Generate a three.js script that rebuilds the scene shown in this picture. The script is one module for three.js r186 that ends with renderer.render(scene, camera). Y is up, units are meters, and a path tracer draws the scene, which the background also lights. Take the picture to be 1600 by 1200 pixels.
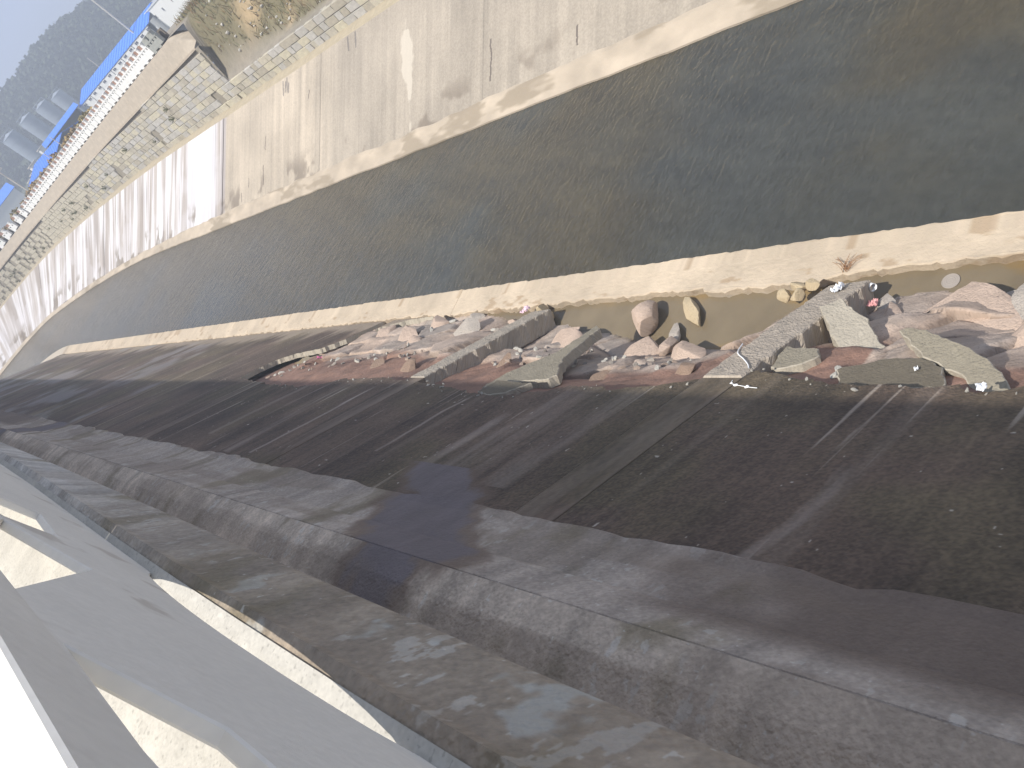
import * as THREE from 'three';
import { mergeGeometries, mergeVertices, toCreasedNormals } from 'three/addons/utils/BufferGeometryUtils.js';

// ---------------------------------------------------------------- camera, sky, sun, exposure
const W = 1024, H = 768, rad = Math.PI / 180;
const scene = new THREE.Scene();
const camera = new THREE.PerspectiveCamera(49.55, W / H, 0.05, 2500);
camera.rotation.order = 'YXZ';
camera.position.set(0, 10, 0);
camera.rotation.set(-33.05 * rad, -21.85 * rad, -53.13 * rad);
const renderer = new THREE.WebGLRenderer({ antialias: true });
renderer.setSize(W, H);
renderer.toneMapping = THREE.LinearToneMapping;
renderer.toneMappingExposure = 1.28;
renderer.shadowMap.enabled = true;

{ // hazy pale blue sky
  const w = 64, h = 256, d = new Float32Array(w * h * 4);
  const stops = [[0, .45, .52, .67], [.12, .41, .48, .66], [.5, .37, .43, .57], [1, .32, .37, .48]];
  for (let j = 0; j < h; j++) {
    const el = Math.max(0, Math.sin(((j + .5) / h - .5) * Math.PI));
    let k = 0; while (k < 2 && el > stops[k + 1][0]) k++;
    const a = stops[k], b = stops[k + 1], t = Math.min(1, (el - a[0]) / (b[0] - a[0]));
    for (let i = 0; i < w; i++) { const o = (j * w + i) * 4; for (let c = 0; c < 3; c++) d[o + c] = a[c + 1] + (b[c + 1] - a[c + 1]) * t; d[o + 3] = 1; }
  }
  const t = new THREE.DataTexture(d, w, h, THREE.RGBAFormat, THREE.FloatType);
  t.mapping = THREE.EquirectangularReflectionMapping; t.magFilter = THREE.LinearFilter; t.needsUpdate = true;
  scene.background = t; scene.environment = t;
}
const SUN = new THREE.Vector3(-.53, .846, -.05).normalize();
const sun = new THREE.DirectionalLight(new THREE.Color(1, .945, .865), 4.6);
sun.position.copy(SUN).multiplyScalar(150).add(new THREE.Vector3(10, 0, -35)); sun.target.position.set(10, 0, -35);
sun.castShadow = true; sun.shadow.mapSize.set(4096, 4096); sun.shadow.radius = 1.6;
Object.assign(sun.shadow.camera, { left: -90, right: 90, top: 90, bottom: -90, near: 1, far: 400 });
scene.add(sun, sun.target);
scene.fog = new THREE.FogExp2(new THREE.Color(.62, .68, .78), .0028);

// ---------------------------------------------------------------- helpers
let seed0 = 12345;
const mkrng = s => () => { s |= 0; s = s + 0x6D2B79F5 | 0; let t = Math.imul(s ^ s >>> 15, 1 | s); t = t + Math.imul(t ^ t >>> 7, 61 | t) ^ t; return ((t ^ t >>> 14) >>> 0) / 4294967296; };
const R = mkrng(seed0);
const rr = (a, b) => a + (b - a) * R();
const h2 = (x, y, s) => { let n = Math.imul(x, 374761393) + Math.imul(y, 668265263) + Math.imul(s, 974634777) | 0; n = Math.imul(n ^ n >>> 13, 1274126177); return ((n ^ n >>> 16) >>> 0) / 4294967296; };
function vn(x, y, s = 0) {
  const xi = Math.floor(x), yi = Math.floor(y); let u = x - xi, v = y - yi; u = u * u * (3 - 2 * u); v = v * v * (3 - 2 * v);
  const a = h2(xi, yi, s), b = h2(xi + 1, yi, s), c = h2(xi, yi + 1, s), d = h2(xi + 1, yi + 1, s);
  return a + (b - a) * u + (c - a) * v + (a - b - c + d) * u * v;
}
const fbm = (x, y, s = 0, o = 4) => { let r = 0, a = .5, n = 0; for (let i = 0; i < o; i++) { r += a * vn(x, y, s + i * 17); n += a; x *= 2.03; y *= 2.03; a *= .5; } return r / n; };
const clamp = (x, a = 0, b = 1) => Math.min(b, Math.max(a, x));
const ss = (a, b, x) => { const t = clamp((x - a) / (b - a)); return t * t * (3 - 2 * t); };
const mix = (a, b, t) => a + (b - a) * t;
const mix3 = (a, b, t) => [mix(a[0], b[0], t), mix(a[1], b[1], t), mix(a[2], b[2], t)];
const lin = c => { c /= 255; return c <= .04045 ? c / 12.92 : Math.pow((c + .055) / 1.055, 2.4); };
const C = (r, g, b) => new THREE.Color().setRGB(lin(r), lin(g), lin(b));
const lerpTab = (tab, x) => { if (x <= tab[0][0]) return tab[0][1]; for (let i = 1; i < tab.length; i++) if (x <= tab[i][0]) { const [a, b] = tab[i - 1], [c, d] = tab[i]; return b + (d - b) * (x - a) / (c - a || 1e-9); } return tab[tab.length - 1][1]; };

const names = {};
const numbered = n => { names[n] = (names[n] ?? -1) + 1; return names[n] ? n + '_' + String(names[n]).padStart(3, '0') : n; };
function tag(o, label, category, group, kind) { Object.assign(o.userData, { label, category }); if (group) o.userData.group = group; if (kind) o.userData.kind = kind; return o; }
function mesh(name, geo, mat, parent) {
  const m = new THREE.Mesh(geo, mat); m.castShadow = m.receiveShadow = true;
  m.name = parent ? name : numbered(name); (parent || scene).add(m); return m;
}
function thing(name, label, category, group, pos) { const g = new THREE.Group(); g.name = numbered(name); scene.add(g); if (pos) g.position.set(...pos); return tag(g, label, category, group); }
function struct(name, geo, mat, label, category) { const m = mesh(name, geo, mat); m.userData.kind = 'structure'; m.userData.label = label; m.userData.category = category; return m; }

// colour texture whose uv are metres: covers u0..u0+du, v0..v0+dv
function tex(w, h, u0, v0, du, dv, fn, wrap) {
  const d = new Uint8Array(w * h * 4);
  for (let j = 0; j < h; j++) for (let i = 0; i < w; i++) {
    const c = fn(u0 + (i + .5) / w * du, v0 + (j + .5) / h * dv), o = (j * w + i) * 4;
    d[o] = clamp(c[0], 0, 255); d[o + 1] = clamp(c[1], 0, 255); d[o + 2] = clamp(c[2], 0, 255); d[o + 3] = 255;
  }
  const t = new THREE.DataTexture(d, w, h); t.colorSpace = THREE.SRGBColorSpace; t.magFilter = THREE.LinearFilter; t.minFilter = THREE.LinearMipmapLinearFilter; t.generateMipmaps = true;
  t.wrapS = t.wrapT = wrap ? THREE.MirroredRepeatWrapping : THREE.ClampToEdgeWrapping;
  t.repeat.set(1 / du, 1 / dv); t.offset.set(-u0 / du, -v0 / dv); t.needsUpdate = true; return t;
}
function bumpTex(n, size, fn) { // tiling grey noise, size in metres
  const d = new Uint8Array(n * n * 4);
  for (let j = 0; j < n; j++) for (let i = 0; i < n; i++) {
    const x = i / n, y = j / n, bx = Math.min(1, Math.max(0, (x - .8) / .2)), by = Math.min(1, Math.max(0, (y - .8) / .2));
    const f = (a, b) => fn(a * size, b * size);
    const v = 255 * mix(mix(f(x, y), f(x - 1, y), bx), mix(f(x, y - 1), f(x - 1, y - 1), bx), by), o = (j * n + i) * 4;
    d[o] = d[o + 1] = d[o + 2] = clamp(v, 0, 255); d[o + 3] = 255;
  }
  const t = new THREE.DataTexture(d, n, n); t.magFilter = THREE.LinearFilter; t.minFilter = THREE.LinearMipmapLinearFilter; t.generateMipmaps = true;
  t.wrapS = t.wrapT = THREE.RepeatWrapping; t.repeat.set(1 / size, 1 / size); t.needsUpdate = true; return t;
}
const bumpConcrete = bumpTex(512, 1.6, (x, y) => .55 * fbm(x * 9, y * 9, 3, 4) + .45 * fbm(x * 40, y * 40, 9, 3));
const bumpWater = bumpTex(512, 3.2, (x, y) => .45 * fbm(x * 1.6, y * 3.5, 5, 3) + .55 * fbm(x * 8, y * 13, 8, 3));
const grain = tex(512, 512, 0, 0, 2.2, 2.2, (u, v) => { const k = 255 * (.86 + .14 * fbm(u * 5, v * 5, 4, 5)) - 26 * (vn(u * 60, v * 60, 2) > .86 ? 1 : 0) + 14 * (vn(u * 70, v * 70, 7) - .5); return [k, k, k * .99]; }, true);
const mat = (color, o = {}) => new THREE.MeshStandardMaterial({ color, roughness: .9, metalness: 0, ...o });
const conc = (color, o = {}) => mat(color, { map: grain, bumpMap: bumpConcrete, bumpScale: .012, side: THREE.DoubleSide, ...o });

// ---------------------------------------------------------------- the two river lines (plan)
// far water line, s metres from z = 15; o metres outwards
const farAt = (s, o) => {
  let x = 15.5, z, hd = 0;
  if (s < 71) z = 15 - s;
  else {
    const t1 = Math.min((s - 71) / 120, 13 * rad); hd = t1; x = 15.5 - 120 * (1 - Math.cos(t1)); z = -56 - 120 * Math.sin(t1);
    const s2 = s - 71 - 120 * 13 * rad;
    if (s2 > 0) {
      const t2 = Math.min(s2 / 12, 45 * rad), h0 = 13 * rad; hd = h0 + t2;
      x -= 12 * (Math.cos(h0) - Math.cos(hd)); z -= 12 * (Math.sin(hd) - Math.sin(h0));
      const s3 = s2 - 12 * 45 * rad; if (s3 > 0) { x -= Math.sin(hd) * s3; z -= Math.cos(hd) * s3; }
    }
  }
  return [x + o * Math.cos(hd), z - o * Math.sin(hd), hd];
};
// near bank: n = metres along from z = 0 towards -z, x = cross position on the straight
const nearAt = (n, x) => {
  const o = x - 8.5;
  if (n <= 66) return [x, -n, 0];
  const t = Math.min((n - 66) / 20, 60 * rad); let px = 8.5 - 20 * (1 - Math.cos(t)), pz = -66 - 20 * Math.sin(t);
  const s3 = n - 66 - 20 * 60 * rad; if (s3 > 0) { px -= Math.sin(t) * s3; pz -= Math.cos(t) * s3; }
  return [px + o * Math.cos(t), pz - o * Math.sin(t), t];
};
// ribbon: rows along, profile across; prof(s) -> [[o, Y], ...]; uv in metres
function ribbon(at, ss_, prof, sub = 1, bump) {
  const pos = [], uv = [], idx = [], P = ss_.map(prof), K = P[0].length - 1;
  for (let k = 0; k < K; k++) {
    const b0 = pos.length / 3, nc = sub + 1;
    ss_.forEach((s, i) => {
      const p = P[i]; let a = 0; for (let q = 1; q <= k; q++) a += Math.hypot(p[q][0] - p[q - 1][0], p[q][1] - p[q - 1][1]);
      const A = p[k], B = p[k + 1], L = Math.hypot(B[0] - A[0], B[1] - A[1]);
      for (let q = 0; q <= sub; q++) { const t = q / sub, o = mix(A[0], B[0], t), l = a + L * t, w = at(s, o); pos.push(w[0], mix(A[1], B[1], t) + (bump ? bump(s, o, l) : 0), w[1]); uv.push(s, l); }
    });
    for (let i = 0; i < ss_.length - 1; i++) for (let j = 0; j < sub; j++) { const a = b0 + i * nc + j; idx.push(a, a + 1, a + nc, a + 1, a + nc + 1, a + nc); }
  }
  const g = new THREE.BufferGeometry(); g.setAttribute('position', new THREE.Float32BufferAttribute(pos, 3)); g.setAttribute('uv', new THREE.Float32BufferAttribute(uv, 2)); g.setIndex(idx); g.computeVertexNormals(); return g;
}
const range = (a, b, st) => { const n = Math.max(1, Math.round((b - a) / st)); return Array.from({ length: n + 1 }, (_, i) => a + (b - a) * i / n); };
// extrude a polygon [[u, v], ...] and carry every vertex through map(u, v, depth) -> [x, y, z]
function slabGeo(poly, depth, map, holes = [], bevel = 0) {
  const sh = new THREE.Shape(poly.map(p => new THREE.Vector2(p[0], p[1])));
  for (const h of holes) sh.holes.push(new THREE.Path(h.map(p => new THREE.Vector2(p[0], p[1]))));
  const g = new THREE.ExtrudeGeometry(sh, { depth, bevelEnabled: bevel > 0, bevelThickness: bevel, bevelSize: bevel, bevelOffset: -bevel, bevelSegments: 1 });
  const p = g.attributes.position, uv = [];
  for (let i = 0; i < p.count; i++) { const u = p.getX(i), v = p.getY(i), d = p.getZ(i), q = map(u, v, d); p.setXYZ(i, q[0], q[1], q[2]); uv.push(u, v + d * .7); }
  g.setAttribute('uv', new THREE.Float32BufferAttribute(uv, 2)); g.computeVertexNormals(); return g;
}
const box = (w, h, d, x = 0, y = 0, z = 0) => { const g = new THREE.BoxGeometry(w, h, d); g.translate(x, y, z); return g; };
function jag(poly, step, amp, s, closed = false) { // roughen a polyline
  const out = []; const n = poly.length - (closed ? 0 : 1);
  for (let i = 0; i < n; i++) {
    const a = poly[i], b = poly[(i + 1) % poly.length], L = Math.hypot(b[0] - a[0], b[1] - a[1]), k = Math.max(1, Math.round(L / step));
    for (let j = 0; j < k; j++) { const t = j / k, x = mix(a[0], b[0], t), y = mix(a[1], b[1], t), e = amp * 2 * (vn(x * 9, y * 9, s) + .6 * vn(x * 23, y * 23, s + 5) - .8); out.push([x - (b[1] - a[1]) / (L || 1) * e, y + (b[0] - a[0]) / (L || 1) * e]); }
  }
  if (!closed) out.push(poly[poly.length - 1]); return out;
}
function rockGeo(s, sx, sy, sz, det = 3, rough = .22, cuts = 5, lo = .55, hi = .85) {
  let g = new THREE.IcosahedronGeometry(1, det); g.deleteAttribute('normal'); g.deleteAttribute('uv'); g = mergeVertices(g, 1e-4);
  const q = mkrng(s * 977 + 5), pl = []; for (let i = 0; i < cuts; i++) { const v = new THREE.Vector3(q() - .5, q() - .5, q() - .5).normalize(); pl.push([v, lo + (hi - lo) * q()]); }
  const p = g.attributes.position, v = new THREE.Vector3(), uv = [];
  for (let i = 0; i < p.count; i++) {
    v.fromBufferAttribute(p, i); const n = fbm(v.x * 1.7 + 9 + v.z, v.y * 1.7 + 7 - v.z * .6, s, 4); v.multiplyScalar(1 - rough + 2 * rough * n);
    for (const [d, l] of pl) { const k = v.dot(d); if (k > l) v.addScaledVector(d, (l - k) * .94); }
    p.setXYZ(i, v.x * sx, v.y * sy, v.z * sz); uv.push(v.x * sx + v.y * sy * .5, v.z * sz + v.y * sy * .5);
  }
  g.setAttribute('uv', new THREE.Float32BufferAttribute(uv, 2)); return toCreasedNormals(g, .42);
}

// ---------------------------------------------------------------- river water
const SN = 1.2207, SL = .7;                                   // near slab: length per metre of x, slope
const slabY = x => .1 + SL * (7.75 - x);
{
  const N = range(-15, 170, 1), F = range(0, 185, 1), pos = [], uv = [], idx = [], K = 6;
  N.forEach((n, i) => { const a = nearAt(n, 8.1), b = farAt(F[i], .9); for (let k = 0; k <= K; k++) { const t = k / K, x = mix(a[0], b[0], t), z = mix(a[1], b[1], t); pos.push(x, 0, z); uv.push(x, z); } });
  for (let i = 0; i < N.length - 1; i++) for (let k = 0; k < K; k++) { const a = i * (K + 1) + k; idx.push(a, a + 1, a + K + 1, a + 1, a + K + 2, a + K + 1); }
  const g = new THREE.BufferGeometry(); g.setAttribute('position', new THREE.Float32BufferAttribute(pos, 3)); g.setAttribute('uv', new THREE.Float32BufferAttribute(uv, 2)); g.setIndex(idx); g.computeVertexNormals();
  const murk = tex(1024, 1024, 4, -60, 20, 64, (u, v) => {
    const a = fbm(u * .35 + v * .12, v * .3, 31, 4), b = fbm(u * 2.2 + v * .8, v * .55, 37, 4), c = fbm(u * 7 + v * 2, v * 7, 3, 3);
    const k = .88 + .12 * a + .2 * (b - .5) + .2 * (c - .5); return mix3([74 * k, 68 * k, 52 * k], [66 * k, 67 * k, 62 * k], ss(.3, .7, fbm(u * .3, v * .2, 77, 3)));
  }, true);
  struct('river_water', g, new THREE.MeshPhysicalMaterial({ map: murk, roughness: .13, ior: 1.36, bumpMap: bumpWater, bumpScale: .045, side: THREE.DoubleSide }), 'murky brown green river water in the concrete channel', 'water');
}

// ---------------------------------------------------------------- near bank: road, wall, steps
const drift = n => .2 * ss(2, 14, n);
const NS = [...range(-15, 66, 1), ...range(67, 87, 1), ...range(88, 160, 4)];
const roadGrain = conc(C(196, 192, 184));
struct('near_road', ribbon(nearAt, NS, n => [[-11.4, 8.1], [-6, 8.1], [-2.4, 8.1], [-.27 + drift(n), 8.1]]), roadGrain, 'pale concrete walkway behind the white parapet', 'road');
struct('near_ground', ribbon(nearAt, range(-15, 66, 9), n => [[-160, 8.05], [-11.3, 8.05]]), conc(C(150, 140, 120)), 'bare ground beyond the walkway', 'ground');
const stain = (n, a, base, s) => { // mottled shade-grown concrete
  const st = fbm(n * 4.5, a * .6, s, 4), bl = fbm(n * 1.3, a * .9, s + 40, 5), fine = .6 * vn(n * 34, a * 34, s + 3) + .4 * vn(n * 70, a * 70, s + 4);
  let c = base.map(v => v * (.74 + .3 * st + .26 * (bl - .4) + .22 * (fine - .5)));
  const moss = ss(.6, .8, fbm(n * 1.6, a * .9, s + 90, 4)); c = mix3(c, [112, 102, 78], moss * .55);
  const lime = ss(.66, .7, fbm(n * 13, a * 7, s + 120, 4)) * ss(.52, .6, fbm(n * 1.6, a * 1.2, s + 130, 3)); c = mix3(c, [200, 197, 190], lime * .5);
  if (vn(n * 26, a * 20, s + 61) > .955) c = mix3(c, [214, 212, 205], .55);
  return c;
};
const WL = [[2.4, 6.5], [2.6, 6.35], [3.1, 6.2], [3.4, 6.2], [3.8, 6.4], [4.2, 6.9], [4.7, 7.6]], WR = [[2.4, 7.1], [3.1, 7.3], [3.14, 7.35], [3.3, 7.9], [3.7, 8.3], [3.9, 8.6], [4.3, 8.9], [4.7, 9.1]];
const wetSkyStain = (c, l, r, n, a) => { // seepage in the concrete: damp rim, wet middle with the sky reflection painted in
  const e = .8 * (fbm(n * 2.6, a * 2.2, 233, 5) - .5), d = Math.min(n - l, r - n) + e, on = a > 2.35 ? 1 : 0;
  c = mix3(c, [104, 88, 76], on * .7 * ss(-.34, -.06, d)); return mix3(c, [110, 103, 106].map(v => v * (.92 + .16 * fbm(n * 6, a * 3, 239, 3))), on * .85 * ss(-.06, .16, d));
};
const wallTex = tex(2048, 768, -1, 0, 20, 5.6, (n, a) => {
  let base = a < 2.4 ? mix3([168, 154, 136], [200, 196, 190], ss(4, 13, n + 3 * fbm(n, a * .3, 3, 3))) : a < 3.2 ? [202, 186, 168] : [180, 168, 156];
  let c = stain(n, a, base, 200); c = wetSkyStain(c, lerpTab(WL, a), lerpTab(WR, a), n, a);
  if (a < 2.4) { const p = ss(.64, .74, fbm(n * 3.4, a * 3, 260, 4)) * ss(7, 2, n); c = mix3(c, [190, 194, 190], p * .7); }
  const damp = ss(.5, .62, fbm(n * (a < 2.4 ? 1.6 : .5) + 3, a * 2.2, 290, 3)); c = mix3(c, [92, 78, 68], .7 * ss(3.5, 3.9, a) * ss(5.2, 3.2, n + 1.6 * (fbm(n * 1.8, a * 2.4, 297, 4) - .5))); return mix3(c, [118, 104, 90], damp * (a > 2.3 ? .3 : .2));
}, true);
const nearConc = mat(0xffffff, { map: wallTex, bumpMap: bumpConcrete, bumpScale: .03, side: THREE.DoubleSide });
const wob = (n, l) => .03 * (fbm(n * .8, l * 2, 21, 3) - .5);
{
  const shift = (g, dv) => { const u = g.attributes.uv; for (let i = 0; i < u.count; i++) u.setY(i, u.getY(i) + dv); return g; };
  const fine = [...range(-8, 30, .25), ...range(31, 66, 1), ...range(67, 87, 1), ...range(90, 150, 6)];
  const w = thing('retaining_wall', 'stained battered concrete retaining wall below the white parapet', 'retaining wall');
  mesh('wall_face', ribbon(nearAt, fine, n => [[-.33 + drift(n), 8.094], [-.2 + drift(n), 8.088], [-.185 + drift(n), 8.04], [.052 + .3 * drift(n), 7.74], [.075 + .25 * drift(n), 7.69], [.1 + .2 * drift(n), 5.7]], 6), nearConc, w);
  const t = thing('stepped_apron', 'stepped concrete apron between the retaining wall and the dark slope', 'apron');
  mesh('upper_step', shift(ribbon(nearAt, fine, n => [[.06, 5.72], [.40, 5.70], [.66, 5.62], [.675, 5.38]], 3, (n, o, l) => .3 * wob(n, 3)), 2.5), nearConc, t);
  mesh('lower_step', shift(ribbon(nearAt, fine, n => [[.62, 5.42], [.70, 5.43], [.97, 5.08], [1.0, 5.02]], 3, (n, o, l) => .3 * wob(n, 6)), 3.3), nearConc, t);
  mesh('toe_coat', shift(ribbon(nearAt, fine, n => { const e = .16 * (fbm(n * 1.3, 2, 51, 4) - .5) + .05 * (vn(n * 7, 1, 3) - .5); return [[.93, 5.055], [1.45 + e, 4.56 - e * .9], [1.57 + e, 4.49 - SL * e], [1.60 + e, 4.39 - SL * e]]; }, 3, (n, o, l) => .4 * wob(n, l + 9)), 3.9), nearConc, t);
}
// ---------------------------------------------------------------- near dark slope: slab panels, ribs, toe beam
const EDGE = [[-6, 4.4], [-1, 4.3], [1.5, 4.45], [3.059, 4.322], [3.136, 4.309], [3.309, 4.188], [3.63, 4.313], [3.997, 4.295], [4.412, 4.315], [4.936, 4.335], [5.491, 4.446], [5.893, 4.584], [6.254, 4.636], [6.47, 4.606], [6.887, 4.443], [7.582, 4.253], [7.934, 4.196], [8.222, 4.121], [8.651, 4.219], [9.161, 4.248], [9.45, 4.168], [9.744, 4.048], [10.166, 3.921], [10.616, 3.867], [11.493, 4.003], [12.153, 4.118], [12.59, 4.2], [13.377, 4.284], [15.178, 4.476], [16.168, 4.421], [17.057, 4.419], [17.339, 4.19], [18.278, 4.091], [19.402, 4.105], [20.717, 4.151], [23.209, 4.476]];
const EDGE_UP = [[23.36, 4.95], [23.364, 5.476], [22.939, 5.842], [21.838, 6.091], [21.455, 6.637], [21.071, 7.186], [20.477, 7.44], [19.81, 7.637], [18.845, 7.75]];
const PUD = [[-6, 7.0], [1, 7.1], [4.317, 7.063], [4.488, 7.15], [4.671, 7.272], [5.003, 7.283], [5.117, 7.218], [5.254, 7.253], [5.452, 7.349], [5.718, 7.319], [5.994, 7.287], [6.365, 7.204], [6.745, 7.093], [7.331, 7.422], [7.673, 7.226], [8.057, 6.936], [8.323, 6.633], [8.666, 6.518], [8.91, 6.461], [9.442, 6.411], [10.077, 6.526], [10.918, 6.641], [11.223, 6.756], [11.817, 6.903], [12.303, 6.957], [12.922, 7.036], [13.325, 7.222], [13.994, 7.176], [14.204, 7.086], [15.177, 7.367], [16, 7.6], [17, 7.75], [24, 7.75]];
const xs_ = n => lerpTab(EDGE, n), xb_ = n => lerpTab(PUD, n);
const A_TOP = 7.75 - 1.47, aOf = x => (7.75 - x) * SN;
const slabMap = off => (n, a, d) => { const x = 7.75 - a / SN + (d + off) * (SL / SN), y = .1 + SL * (a / SN) + (d + off) / SN, q = nearAt(n, x); return [q[0], y, q[1]]; };
const slabCol = (n, a) => {
  const st = fbm(n * 3.6, a * .22, 400, 5), st2 = fbm(n * 11, a * .35, 430, 3), bl = fbm(n * .35, a * .5, 410, 4), fine = vn(n * 40, a * 40, 3);
  const blot = fbm(n * 1.3, a * 1.1, 440, 5); let k = .56 + .24 * st + .14 * (st2 - .5) + .3 * (bl - .45) + .34 * (blot - .5) + .24 * (fine - .5);
  let c = mix3([130 * k, 109 * k, 93 * k], [130 * k, 114 * k, 90 * k], ss(.42, .66, fbm(n * .5, a * .6, 470, 3)));
  const pale = ss(.63, .78, fbm(n * 2.1, a * .16, 500, 4)); c = mix3(c, [158, 146, 134], pale * .2); const thin = ss(.7, .78, fbm(n * 9, a * .22, 512, 4)) * ss(.45, .6, fbm(n * .8, a * .6, 515, 3)); c = mix3(c, [188, 178, 166], thin * .6);
  for (const [z0, w, a0, a1, p] of [[8.9, .45, 4.2, 7.0, .3], [9.6, .2, 5.2, 7.3, .4], [7.75, .3, 4.2, 7.2, .3], [3.95, .1, 5.8, 7.6, .35], [16.0, .35, 3.9, 7.5, .4], [18, .16, 4.2, 7, .3], [12, .12, 5.5, 7.6, .4], [14.9, .08, 4.4, 7.4, .5], [11.2, .06, 4.6, 6.8, .5], [17.1, .07, 4.2, 7.4, .5]]) {
    const e = Math.abs(n - z0 + .25 * (fbm(a * .9, z0, 7, 3) - .5)) / w; if (e < 1 && a > a0 && a < a1) c = mix3(c, [168, 158, 150], p * (1 - e * e) * ss(.25, .6, fbm(n * 5, a * .4, 540, 4)) * 1.3 * ss(a0, a0 + .5, a));
  }
  c = a > 6.6 ? wetSkyStain(c, 7.9 - (a - 7.4) * 1.2, 9.3 - (a - 7.4) * 1.4, n, a + (a < 6.9 ? -9 : 0)) : c; const sunPale = ss(1.2, .4, a + 1.6 * (fbm(n * 1.6, a * .7, 560, 4) - .5)) ; c = mix3(c, [166, 152, 134], sunPale * .75 * ss(16.5, 20, n));  // sunlight on the lower slab painted in as a paler tan
  const fleck = vn(n * 17, a * 13, 71) > .955 && vn(n * 3, a * 2, 72) > .55; if (fleck) c = mix3(c, [205, 200, 190], .7);
  return c;
};
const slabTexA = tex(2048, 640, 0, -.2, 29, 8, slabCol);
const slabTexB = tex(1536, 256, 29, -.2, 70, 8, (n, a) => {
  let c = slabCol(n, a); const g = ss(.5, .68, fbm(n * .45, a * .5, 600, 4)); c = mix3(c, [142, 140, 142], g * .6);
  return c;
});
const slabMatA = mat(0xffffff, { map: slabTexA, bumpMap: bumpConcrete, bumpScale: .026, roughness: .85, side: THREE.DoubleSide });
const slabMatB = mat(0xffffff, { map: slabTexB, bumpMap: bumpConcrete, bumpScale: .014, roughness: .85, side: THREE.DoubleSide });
const broken = conc(C(178, 170, 156), { bumpScale: .03 });
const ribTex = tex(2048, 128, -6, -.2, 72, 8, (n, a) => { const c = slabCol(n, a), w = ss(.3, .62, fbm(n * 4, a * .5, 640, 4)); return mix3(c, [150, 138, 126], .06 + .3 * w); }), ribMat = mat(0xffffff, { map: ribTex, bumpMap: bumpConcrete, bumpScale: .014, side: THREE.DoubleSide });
{
  const slope = thing('concrete_slope', 'dark stained concrete slope broken open along its foot', 'concrete slope');
  const th = .14, put = (name, poly, m) => mesh(name, slabGeo(poly, th, slabMap(-th)), [m, broken], slope);
  const lower = (a, b) => jag(range(a, b, .3).map(n => [n, aOf(xs_(n))]), .07, .05, 77);
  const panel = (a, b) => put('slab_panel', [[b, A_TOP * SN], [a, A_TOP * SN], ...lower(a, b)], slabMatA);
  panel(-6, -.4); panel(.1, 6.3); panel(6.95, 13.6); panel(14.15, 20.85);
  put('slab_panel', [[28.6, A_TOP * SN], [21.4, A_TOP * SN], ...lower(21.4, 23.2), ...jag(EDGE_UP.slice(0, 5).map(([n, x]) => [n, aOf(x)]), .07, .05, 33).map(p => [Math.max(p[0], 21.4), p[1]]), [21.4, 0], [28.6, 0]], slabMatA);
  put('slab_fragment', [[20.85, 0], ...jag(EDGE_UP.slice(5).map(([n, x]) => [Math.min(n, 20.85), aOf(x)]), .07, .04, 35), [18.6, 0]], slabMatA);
  // further panels, intact
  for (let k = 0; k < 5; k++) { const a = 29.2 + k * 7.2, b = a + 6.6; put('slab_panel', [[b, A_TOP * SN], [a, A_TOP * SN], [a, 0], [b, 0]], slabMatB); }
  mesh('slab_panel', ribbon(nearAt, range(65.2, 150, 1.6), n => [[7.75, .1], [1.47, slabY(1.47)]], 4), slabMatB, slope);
  // cross ribs
  const ribs = [[-.4, .1, 4.4], [20.85, 21.4, 4.25], [28.6, 29.2, 7.75], [35.8, 36.4, 7.75], [43, 43.6, 7.75], [50.2, 50.8, 7.75], [57.4, 58, 7.75], [64.6, 65.2, 7.75]];
  for (const [a, b, x1] of ribs) mesh('cross_rib', slabGeo([[b - .003, aOf(1.47)], [a + .003, aOf(1.47)], [a + .003, aOf(x1)], [b - .003, aOf(x1)]], .3, slabMap(-.298), [], .006), ribMat, slope);
  for (const [a, b, x1, s] of [[6.31, 6.94, 7.32, 1], [13.61, 14.14, 7.4, 2]]) {
    const e0 = jag([[a, aOf(4.6)], [a, aOf(x1)]], .09, .035, s * 7), e1 = jag([[b, aOf(x1)], [b, aOf(4.6)]], .09, .035, s * 9);
    mesh('cross_rib', slabGeo([[b - .003, aOf(1.47)], [a + .003, aOf(1.47)], [a + .003, aOf(4.46)], [b - .003, aOf(4.46)]], .3, slabMap(-.298), [], .006), ribMat, slope);
    mesh('cross_beam', slabGeo([[b - .01, aOf(4.47)], [a + .01, aOf(4.47)], ...e0.slice(1), ...e1.slice(1, -1)], .42, slabMap(-.415), [], .02), conc(s == 1 ? C(184, 172, 158) : C(178, 168, 155), { bumpScale: .05 }), slope);
  }
}
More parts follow.
